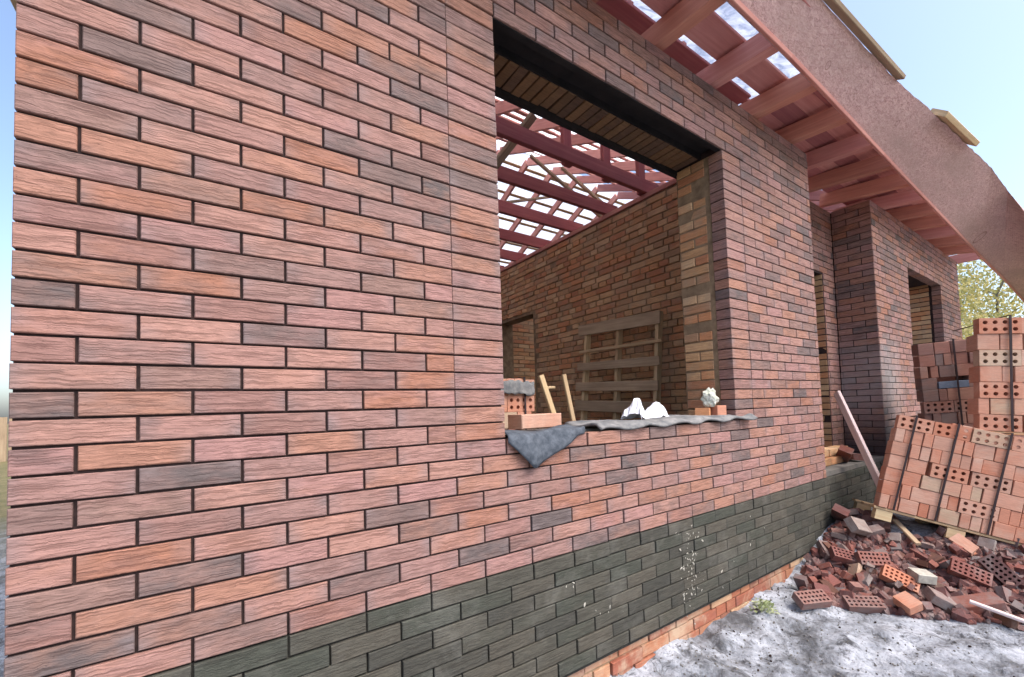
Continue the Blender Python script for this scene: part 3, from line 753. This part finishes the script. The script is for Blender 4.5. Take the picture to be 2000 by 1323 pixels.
Dk = pack('brick_pack', 'small pack of orange bricks standing inside behind the window sill', (0, 0, 0), None,
     ['hhhhwhhhhw', 'whhhhwhhhh', 'hhwhhhhwhh', 'HHHH', 'whhhhwhhhh', 'hhhhwhhhhwhh', 'PHPHP', 'hhhhhhhhhhhhhhhhh'][:7]+['HHHH'], 0.98, 0.5, M_ORANGE, M_DULL, 1.0, 21, None, None, (0.5, 0.92), M_GREYW, 0.0)
set_pose(Dk, (1.36, 0.72, FL+0.0), (0.0, 0.0, 0.0), 0.9)

# ------------------------------------------------------------------ rubble heap
SEEN = []
def rub_ok(x, y):
    a = (x-4.35)*0.24 + (y-0.0)*-0.46
    return True
poly = [(4.42, -0.03), (3.95, -0.22), (4.28, -0.5), (4.42, -0.85), (4.62, -1.16), (5.0, -1.3), (5.6, -1.25), (5.75, -1.0), (5.2, -0.42), (5.6, -0.06)]
def inside(x, y):
    c = False; n_ = len(poly)
    for i in range(n_):
        (x1, y1), (x2, y2) = poly[i], poly[(i+1) % n_]
        if (y1 > y) != (y2 > y) and x < (x2-x1)*(y-y1)/(y2-y1)+x1: c = not c
    return c
def chunk_mesh(seed, size):
    r = random.Random(seed); bm = bmesh.new()
    bmesh.ops.create_icosphere(bm, subdivisions=1, radius=1)
    for v_ in bm.verts:
        v_.co = Vector((v_.co.x*size[0], v_.co.y*size[1], v_.co.z*size[2]))*r.uniform(0.7, 1.15)
    me = bpy.data.meshes.new('chunk'); bm.to_mesh(me); bm.free()
    ul = me.uv_layers.new(name='UVMap')
    for l in me.loops: c_ = me.vertices[l.vertex_index].co; ul.data[l.index].uv = (c_.x+c_.y, c_.z+c_.y*.5)
    me.materials.append(M_RUBBLE); return me
def part_brick(seed, L):
    """a brick broken across one end"""
    r = random.Random(seed); bm = bmesh.new(); n_ = 4
    bmesh.ops.create_grid(bm, x_segments=1, y_segments=1, size=0.5); bm.clear()
    vs_ = []
    for (y, z) in ((-.06, -.0325), (.06, -.0325), (.06, .0325), (-.06, .0325)):
        vs_.append((bm.verts.new((-L/2, y, z)), bm.verts.new((L/2*r.uniform(0.55, 1.05), y*r.uniform(.8, 1), z*r.uniform(.8, 1.0)))))
    c_ = bm.verts.new((L/2*r.uniform(.5, 1.0), 0, 0))
    bm.faces.new([p[0] for p in vs_][::-1])
    for i in range(4):
        j = (i+1) % 4; bm.faces.new((vs_[i][0], vs_[j][0], vs_[j][1], vs_[i][1])); bm.faces.new((vs_[i][1], vs_[j][1], c_))
    bmesh.ops.recalc_face_normals(bm, faces=bm.faces[:])
    me = bpy.data.meshes.new('broken_brick'); bm.to_mesh(me); bm.free()
    ul = me.uv_layers.new(name='UVMap')
    for l in me.loops: c2 = me.vertices[l.vertex_index].co; ul.data[l.index].uv = (c2.x, c2.z+c2.y)
    me.materials.append(M_RUBBLE); return me
halves = [part_brick(i, 0.10+0.017*i) for i in range(8)]
RG = 'broken bricks in the rubble heap'
variants = [(M_RUBBLE, 'dull red broken brick'), (M_DUST, 'grey dust-covered broken brick'), (M_ORANGE, 'orange broken brick'), (M_BROWN, 'dark brown broken brick')]
cnt = 0; tries = 0
while cnt < 230 and tries < 5000:
    tries += 1
    x, y = rng.uniform(3.9, 5.8), rng.uniform(-1.35, 0.0)
    if not inside(x, y): continue
    cnt += 1
    m, lab = variants[rng.choices(range(4), (0.66, 0.12, 0.03, 0.19))[0]]; kh = rng.randrange(8); key = ('half', kh, m.name)
    if key not in _bm:
        me = halves[kh].copy(); me.materials.clear(); me.materials.append(m); _bm[key] = me
    e_ = (x-4.3)*0.93+(y+0.05)*0.55
    where = 'against the dark plinth' if y > -0.28 else ('at the front edge of the rubble' if e_ < 0.02 else ('under the tilted brick pack' if e_ > 0.55 else ('in the middle of the rubble heap' if y > -0.8 else 'on the outer slope of the rubble heap')))
    long_ = 'short' if kh < 4 else 'long'
    o = link('broken_brick', _bm[key]); tag(o, long_+' '+lab+' '+where, 'broken brick', RG)
    o.location = (x, y, gz(x, y)+rng.uniform(0.0, 0.08)); o.rotation_euler = (rng.gauss(0, .7), rng.gauss(0, .6), rng.uniform(0, 6.28)); q_ = rng.uniform(.4, .85); o.scale = (q_, q_*rng.uniform(.7, 1), q_)
# whole hollow bricks that can be told apart
def hollow(x, y, dz, rot, label, nx_=7, nz_=3, rad=0.0095, mat=None):
    me = holed_mesh('hollow_brick_%d' % nx_, 0.22, 0.105, 0.06, nx_, nz_, rad, mat or M_RUBBLE, 8)
    o = link('hollow_brick', me); o.location = (x, y, gz(x, y)+dz)
    o.matrix_world = Matrix.Translation(o.location) @ rot
    tag(o, label, 'hollow brick', 'hollow bricks in the rubble heap'); return o
def face(tiltback, yaw, roll=0):
    # bed face turned towards the camera side; tiltback 90 = lying with holes up
    return Matrix.Rotation(yaw, 4, 'Z') @ Matrix.Rotation(-math.radians(tiltback), 4, 'X') @ Matrix.Rotation(roll, 4, 'Y')
hollow(3.93, -0.30, 0.085, face(62, -0.55, -0.05), 'hollow brick lying near the wall at the front edge of the rubble, holes up')
hollow(4.235, -0.50, 0.07, face(68, -0.95, -0.12), 'dark hollow brick second from the wall along the front edge of the rubble')
hollow(4.70, -0.27, 0.13, face(55, -0.4, 0.5), 'tilted hollow brick beside the dark plinth, high in the heap')
hollow(4.76, -0.43, 0.12, face(35, -0.7, 0.06), 'hollow brick standing with its holed face forward mid heap')
hollow(4.66, -0.61, 0.13, face(42, -0.75, 0.62), 'orange-edged hollow brick tipped on its corner in the middle of the heap', mat=M_ORANGE)
hollow(4.98, -0.93, 0.12, face(40, -0.9, 0.5), 'small-holed hollow brick leaning below the tilted pack')
hollow(5.10, -1.06, 0.13, face(20, -1.2, 0.9), 'hollow brick lying steeply at the foot of the tilted pack')
hollow(5.45, -0.30, 0.09, face(70, -0.5, 0.3), 'hollow brick at the back of the heap next to the pack corner')
def loose(x, y, dz, rot, label, mat, L=0.25, Hh=0.065, D=0.12, cat='brick', name='loose_brick', group='whole loose bricks by the heap'):
    o = link(name, brick_mesh(L, Hh, D, mat, 0.004)); o.location = (x, y, gz(x, y)+dz); o.rotation_euler = rot
    tag(o, label, cat, group); return o
loose(4.34, -0.76, 0.07, (0.3, -0.35, -0.6), 'bright orange brick piece near the front of the rubble', M_ORANGE, 0.10)
loose(4.52, -0.88, 0.07, (0.2, 0.5, -0.9), 'tan brick slanting down the front of the rubble', M_DUST, 0.18)
loose(4.74, -0.74, 0.13, (0.1, 0.1, -0.8), 'pale plastered brick piece on top of the heap', M_SPL, 0.12)
loose(5.15, -0.14, 0.12, (0.5, 0.5, 0.4), 'red brick wedged upright against the dark plinth', M_RUBBLE, 0.25)
loose(4.62, -1.03, 0.06, (0.2, -0.3, -1.0), 'flat red brick near the pale stick', M_RUBBLE, 0.25)
loose(4.95, -0.30, 0.14, (0.9, 0.3, -0.2), 'grey mortar-covered brick near the plinth', M_DUST, 0.2)
o = beam('stick', (4.55, -0.98, gz(4.55, -.98)+0.13), (4.60, -1.35, gz(4.6, -1.35)+0.05), 0.03, 0.02, M_WHITEW); tag(o, 'short whitish stick lying on the rubble below the tilted pack', 'stick')
o = beam('stick', (5.35, -0.42, gz(5.3, -.4)+0.09), (5.1, -0.62, gz(5.1, -.62)+0.1), 0.04, 0.02, M_GREYW); tag(o, 'greyish stick under the corner of the tilted pack', 'stick')
# fine debris
db = Buf(); base = [chunk_mesh(i, (0.02, 0.016, 0.012)) for i in range(6)]
cv = [([tuple(v_.co) for v_ in me.vertices], [tuple(p.vertices) for p in me.polygons]) for me in base]
def chips(n_, sampler, smin, smax):
    for _ in range(n_):
        x, y = sampler()
        if x is None: continue
        vv, ff = rng.choice(cv); s = rng.uniform(smin, smax)
        M = Matrix.Translation((x, y, gz(x, y)+0.004*s)) @ Euler((rng.uniform(0, 6), rng.uniform(0, 6), rng.uniform(0, 6))).to_matrix().to_4x4() @ Matrix.Scale(s, 4)
        db.add(vv, ff, [[(vv[i][0]*20, vv[i][1]*20) for i in q] for q in ff], rng.random(), M)
def s_heap():
    for _ in range(40):
        x, y = rng.uniform(3.8, 5.9), rng.uniform(-1.4, 0.02)
        if inside(x, y): return x, y
    return None, None
chips(3200, s_heap, 0.5, 2.2); chips(420, s_heap, 1.8, 3.6)
o = link('rubble', db.mesh('rubble'), M_RUBBLE); tag(o, 'fine broken brick rubble between the bricks of the heap', None, None, 'stuff')
db = Buf(); chips(900, lambda: (rng.uniform(1.9, 4.6), -abs(rng.gauss(0, 0.75))), 0.12, 0.5)
o = link('gravel', db.mesh('gravel'), M_CONC); tag(o, 'small grey crumbs strewn over the white ground', None, None, 'stuff')
db = Buf(); chips(90, lambda: (rng.uniform(1.9, 4.4), -abs(rng.gauss(0, 0.6))), 0.2, 0.6)
o = link('debris', db.mesh('debris'), M_SOIL); tag(o, 'dark bits of debris on the white ground', None, None, 'stuff')

# mortar splashes on the plinth
mb = Buf()
for (xx, zz, sx_, sz_, n_) in ((2.92, -1.12, 0.06, 0.14, 90), (1.95, -1.02, 0.05, 0.05, 6), (3.0, -0.95, 0.04, 0.03, 8), (2.2, -1.18, 0.06, 0.03, 6), (3.75, -1.1, 0.15, 0.1, 8), (3.3, -1.3, 0.1, 0.05, 8)):
    for _ in range(n_):
        vv, ff = rng.choice(cv); s = rng.uniform(0.05, 0.4)*rng.choice((1, 1, 1.5))
        M = Matrix.Translation((rng.gauss(xx, sx_), -0.006, rng.gauss(zz, sz_))) @ Matrix.Rotation(rng.uniform(0, 6), 4, 'Y') @ Matrix.Diagonal((s*1.3, s*0.35, s, 1))
        mb.add(vv, ff, [[(0, 0)]*len(q) for q in ff], 0.5, M)
o = link('mortar_splash', mb.mesh('mortar_splash'), M_SPL, house, HI); o['kind'] = 'stuff'

# ------------------------------------------------------------------ things on and behind the window sill
def sheet(name, fn, nu, nv, mat, th=0.004, smooth=True, parent=None):
    b = Buf(); v = [tuple(fn(i/nu, j/nv)) for j in range(nv+1) for i in range(nu+1)]
    f = [(j*(nu+1)+i, j*(nu+1)+i+1, (j+1)*(nu+1)+i+1, (j+1)*(nu+1)+i) for j in range(nv) for i in range(nu)]
    b.add(v, f, [[(v[i][0], v[i][1]+v[i][2]) for i in q] for q in f], 0.5)
    o = link(name, b.mesh(name, smooth), mat, parent); md = o.modifiers.new('thickness', 'SOLIDIFY'); md.thickness = th; md.offset = 0
    return o
SZ = WZ0+0.012
def flap(u, v):
    # lies on the sill, then folds over the edge and hangs as a pointed corner
    x = WX0+0.005+0.50*u
    tip = max(0.0, 1-abs(u-0.27)/(0.27 if u < 0.27 else 0.62))
    hang = 0.035+0.135*tip
    t = v*(0.14+hang)
    if t < 0.14: p = Vector((x, 0.135-t, SZ+0.006+0.008*math.sin(u*9+v*4)))
    else: p = Vector((x+0.02*(t-.14)*8*(0.27-u), -0.012-0.03*math.sin((t-0.14)/(hang+1e-3)*2.4)*tip-0.01*math.sin(u*11), SZ-(t-0.14)))
    if u > 0.75: p.z += (u-0.75)*0.05
    return p
o = sheet('felt_flap', flap, 24, 16, M_FELT, 0.005); tag(o, 'dark grey roofing felt flap hanging in a point over the sill', 'roofing felt')
def strip(u, v):
    x = 2.16+1.62*u; wob = 0.02*math.sin(u*23)+0.012*math.sin(u*51)
    y = -0.022+wob*0.5+0.30*v; z = SZ+0.012+0.010*math.sin(u*31+v*7)+0.012*math.sin(u*13)*v
    if v < 0.12: z -= (0.12-v)*0.16
    if u > 0.87: y = min(y, 0.02+0.08*v)*1.0-0.03; 
    return Vector((x, y, z))
o = sheet('felt_strip', strip, 60, 8, M_FELTG, 0.014); tag(o, 'ragged grey mortar-stained felt strip along the window sill', 'felt strip')
o = link('sill_brick', brick_mesh(0.29, 0.075, 0.12, M_ORANGE, 0.004)); o.location = (1.90, 0.16, SZ+0.05); o.rotation_euler = (0, 0, 0.06); tag(o, 'single orange brick on the sill behind the hanging felt flap', 'brick')
def bag(u, v):
    x = 2.80+0.42*u; pk = math.exp(-((u-0.12)/0.09)**2)*0.9+math.exp(-((u-0.55)/0.16)**2)*0.95
    y = 0.22+0.16*v; z = SZ+0.02+(0.15*pk*(1-0.5*abs(2*v-1))+0.02)*math.sin(math.pi*min(1, max(0.02, v*0.96+0.02)))*(1-0.55*u)
    z += 0.03*noise.noise(Vector((u*7, v*6, 0)))*(0.3+pk)+0.014*noise.noise(Vector((u*19, v*15, 4)))
    return Vector((x+0.03*math.sin(v*5)+0.03*noise.noise(Vector((u*6, v*6, 9))), y+0.02*math.sin(u*9), max(z, SZ+0.018)))
o = sheet('plastic_sack', bag, 26, 12, M_BAG, 0.003, False); tag(o, 'crumpled white plastic sack with two peaks lying on the sill', 'sack')
o = link('brick_stub', brick_mesh(0.085, 0.085, 0.10, M_ORANGE, 0.004)); o.location = (3.50, 0.055, SZ+0.052); o.rotation_euler = (0, 0, -0.3); tag(o, 'small orange brick stub on the sill end beside the stacked column', 'brick stub')
lump = bpy.data.meshes.new('crumpled_bag'); bm_ = bmesh.new(); bmesh.ops.create_icosphere(bm_, subdivisions=3, radius=1)
for v_ in bm_.verts:
    c_ = v_.co.copy(); k_ = 1+0.45*noise.noise(c_*1.7+Vector((3, 1, 0)))+0.25*noise.noise(c_*4.5)
    v_.co = Vector((c_.x*0.055*k_, c_.y*0.05*k_, max(-0.06, c_.z*0.075*k_+0.012*noise.noise(c_*6))))
bm_.to_mesh(lump); bm_.free(); lump.materials.append(plain_mat('speckled_bag', (214, 214, 204), (150, 156, 138), 34, 0.6))
o = link('crumpled_bag', lump); o.location = (3.47, 0.13, SZ+0.145); tag(o, 'small crumpled pale greenish bag standing on the end of the sill', 'bag')
o = link('broken_brick', brick_mesh(0.11, 0.06, 0.1, M_ROUGH, 0.004)); o.location = (3.46, 0.12, SZ+0.045); o.rotation_euler = (0, 0.1, 0.4); tag(o, 'brown brick piece under the small crumpled bag', 'brick')
def stick(p0, p1, w, t, label):
    o = beam('wooden_stick', p0, p1, w, t, M_PALE, up=(0, 1, 0)); tag(o, label, 'stick', 'sticks behind the window sill')
stick((2.45, 0.86, 0.15), (2.72, 0.76, FL), 0.045, 0.03, 'bent-looking pale stick at the end of the brick pack inside the window')
stick((2.76, 0.95, 0.17), (2.95, 0.92, FL), 0.04, 0.025, 'straight pale stick between the brick pack and the leaning pallet')
stick((2.46, 0.84, 0.055), (2.66, 0.95, 0.065), 0.02, 0.012, 'thin crosspiece stick between the two upright sticks')

wrap = sheet('plastic_wrap', lambda u, v: Vector((0.45+0.55*u, -0.03-0.012*noise.noise(Vector((u*9, v*5, 1)))+(0.45*max(0, v-0.5)), 0.885+0.02*noise.noise(Vector((u*14, v*9, 2)))+0.09*min(1, v*2)-0.03*(noise.noise(Vector((u*5, 0, 5)))+0.5)*(1-v))), 30, 10, M_FELTG, 0.003, True, Dk)
# leaning pallet inside
pal = thing('wooden_pallet', 'weathered wooden pallet leaning upright against the inner brick wall', 'pallet', (4.25, 1.78, FL))
PI_ = Matrix.Translation((-4.25, -1.78, -FL))
def lean(z): return 4.20+0.20*(z-FL)/1.75
for yy in (1.24, 1.80, 2.34):
    z0, z1 = FL, 0.92; beam('stringer', (lean(z0)+0.045, yy, z0), (lean(z1)+0.045, yy, z1), 0.045, 0.08, M_PALE, pal, PI_, up=(1, 0, 0))
for z, w, m in ((0.86, 0.14, M_GREYW), (0.60, 0.035, M_PALE), (0.385, 0.10, M_GREYW), (0.12, 0.11, M_GREYW), (-0.12, 0.13, M_GREYW), (-0.36, 0.10, M_GREYW), (-0.60, 0.10, M_GREYW)):
    a = rng.uniform(-.02, .02)
    beam('pallet_plank', (lean(z)-0.012, 1.17+a, z-0.02), (lean(z)-0.012, 2.43+a, z+0.02+a), w, 0.022, m, pal, PI_, up=(1, 0, 0.0))

# ------------------------------------------------------------------ porch things
o = beam('plank', (5.80, 0.10, -0.035), (5.52, -0.29, -0.92), 0.085, 0.03, M_WHITEW, up=(-0.7, 0.7, 0.1)); tag(o, 'long whitish plank leaning in the porch recess beside the wall corner', 'plank')
stub = thing('brick_stub_wall', 'low brown brick step of two courses inside the porch recess', 'brick step', (5.5, 0.3, PL+0.045))
SI = Matrix.Translation((-5.5, -0.3, -(PL+0.045)))
for j in range(2):
    for i in range(4):
        o = link('brick', brick_mesh(0.25, 0.07, 0.12, M_ROUGH, 0.003), None, stub, SI); o.location = (5.28+0.26*i+0.1*j, 0.14+0.05*j, PL+0.085+0.078*j); o.rotation_euler = (0, 0, rng.gauss(0, .03))
for (x, y, z, rot, lab) in ((5.95, 0.06, PL+0.12, (0.5, 0.5, 0.5), 'brown brick tipped against the low porch step'), (6.25, 0.1, PL+0.09, (0.1, 0.0, 0.9), 'flat brick lying on the porch floor by the pier')):
    o = link('loose_brick', brick_mesh(0.25, 0.065, 0.12, M_RUBBLE, 0.004)); o.location = (x, y, z); o.rotation_euler = rot; tag(o, lab, 'brick')

# ------------------------------------------------------------------ plants
def leaf_mat(name, cols, trans=0.35):
    m, nt, p, out = newmat(name)
    at = N(nt, 'Attribute', attribute_name='rnd')
    c = ramp(nt, at.outputs['Fac'], [(i/(len(cols)), lin(*q)) for i, q in enumerate(cols)], 'LINEAR')
    d = N(nt, 'BsdfTranslucent'); mx = N(nt, 'MixShader'); mx.inputs[0].default_value = trans
    nt.links.new(c, p.inputs['Base Color']); nt.links.new(c, d.inputs[0]); p.inputs['Roughness'].default_value = 0.7
    nt.links.new(p.outputs[0], mx.inputs[1]); nt.links.new(d.outputs[0], mx.inputs[2]); nt.links.new(mx.outputs[0], out.inputs[0])
    return m
M_LEAFY = leaf_mat('yellow_green_leaves', [(150, 146, 84), (186, 176, 112), (204, 190, 124), (160, 160, 98), (214, 200, 150)])
M_LEAFG = leaf_mat('green_leaves', [(110, 124, 80), (150, 156, 104), (176, 176, 128), (130, 142, 98)])
M_BARK = plain_mat('bark', (96, 90, 80), (150, 146, 136), 7, 0.9, 0.6, 0.02, stretch=(1, 1, 0.25))
def tree(x, y, h, spread, label, lm, seed, nl=2600, leaf=0.16):
    r = random.Random(seed); root = thing('tree', label, 'tree', (x, y, GZ), 'trees beyond the house')
    b = Buf(); tips = []
    def limb(p, q, r0, r1, seg=6):
        p, q = Vector(p), Vector(q); d = (q-p).normalized(); s = d.orthogonal().normalized(); t = d.cross(s); v = []
        for c_, rr in ((p, r0), (q, r1)): v += [tuple(c_+(s*math.cos(2*math.pi*i/seg)+t*math.sin(2*math.pi*i/seg))*rr) for i in range(seg)]
        f = [(i, (i+1) % seg, seg+(i+1) % seg, seg+i) for i in range(seg)]; b.add(v, f, [[(0, 0)]*4]*seg, 0.5)
    p = Vector((0, 0, -0.1)); rad = h*0.018
    for k in range(6):
        q = p+Vector((r.gauss(0, .03)*h, r.gauss(0, .03)*h, h*0.15)); limb(p, q, rad, rad*0.8); rad *= 0.8
        if k > 0:
            for _ in range(4):
                a = r.uniform(0, 6.28); e = q+Vector((math.cos(a)*spread*r.uniform(.3, .8), math.sin(a)*spread*r.uniform(.3, .8), h*r.uniform(.02, .16)))
                limb(q, e, rad*0.5, rad*0.12, 4); tips.append((q, e))
        p = q
    link('trunk', b.mesh('trunk', True), M_BARK, root)
    c = Buf()
    cl = []
    for q, e in tips:
        for _ in range(4): cl.append((q.lerp(e, r.uniform(0.35, 1.15))+Vector((r.gauss(0, .3), r.gauss(0, .3), r.gauss(0, .3))), r.random()))
    for k in range(nl):
        o_, tone = r.choice(cl); pos = o_+Vector((r.gauss(0, spread*.12), r.gauss(0, spread*.12), r.gauss(0, spread*.11)))
        e = Euler((r.uniform(0, 6.28), r.uniform(0, 6.28), r.uniform(0, 6.28))).to_matrix(); s = leaf*r.uniform(.5, 1.2)
        v = [tuple(pos+e @ Vector(a)*s) for a in ((-.5, 0, 0), (0, -.35, .05), (.55, 0, 0), (0, .35, .05))]
        c.add(v, [(0, 1, 2, 3)], [[(0, 0)]*4], (tone*0.6+r.random()*0.4) % 1.0)
    link('crown', c.mesh('crown'), lm, root)
tree(26.5, 3.0, 7.6, 3.0, 'airy yellow-green tree beside the far end of the house', M_LEAFY, 3, 3600)
tree(32, 4.8, 8.4, 3.2, 'greener tree standing behind the house end wall', M_LEAFG, 5, 3000)
tree(30, 0.2, 8.2, 3.2, 'low bushy yellowish tree above the upright brick pack', M_LEAFY, 8, 3600)
tree(36, -3.0, 7.0, 3.4, 'pale tree partly hidden by the hanging eave board', M_LEAFG, 12, 3000)
tree(24.0, 1.6, 4.2, 1.8, 'small yellow bush between the end wall and the brick pack', M_LEAFY, 17, 2600, 0.12)
tree(-7.5, 14, 4.5, 2.0, 'small tree past the left corner of the house', M_LEAFG, 21, 1800)
tree(-14, 22, 5.0, 2.4, 'distant bush behind the left corner of the house', M_LEAFY, 23, 1500)
# weed by the wall foot
wd = thing('weed', 'small pale green weed at the foot of the dark plinth', 'weed', (3.62, -0.10, gz(3.62, -.1)))
c = Buf(); r = random.Random(5)
for k in range(120):
    a = r.uniform(0, 6.28); e = r.uniform(.1, 1.2); L = r.uniform(.02, .05); base_ = Vector((r.gauss(0, .035), r.gauss(0, .035), r.uniform(0, .05)))
    d = Vector((math.cos(a)*math.cos(e), math.sin(a)*math.cos(e), math.sin(e))); s = d.cross(Vector((0, 0, 1))).normalized()*L*.3
    v = [tuple(base_), tuple(base_+d*L*.5+s), tuple(base_+d*L-Vector((0, 0, L*.2))), tuple(base_+d*L*.5-s)]
    c.add(v, [(0, 1, 2, 3)], [[(0, 0)]*4], r.random())
link('leaves', c.mesh('leaves'), leaf_mat('weed_leaves', [(140, 152, 104), (166, 176, 132), (190, 196, 160)]), wd)
# low board fence at the back of the plot
fe = thing('fence', 'weathered board fence far behind the left corner of the house', 'fence', (-9, 20, GZ))
FI = Matrix.Translation((9, -20, -GZ))
for i in range(40):
    x = -22+0.9*i*0.6; beam('fence_board', (x, 20+0.02*i, GZ), (x, 20+0.02*i, GZ+1.7+rng.uniform(-.05, .05)), 0.5, 0.03, M_GREYW, fe, FI, up=(0, 1, 0))
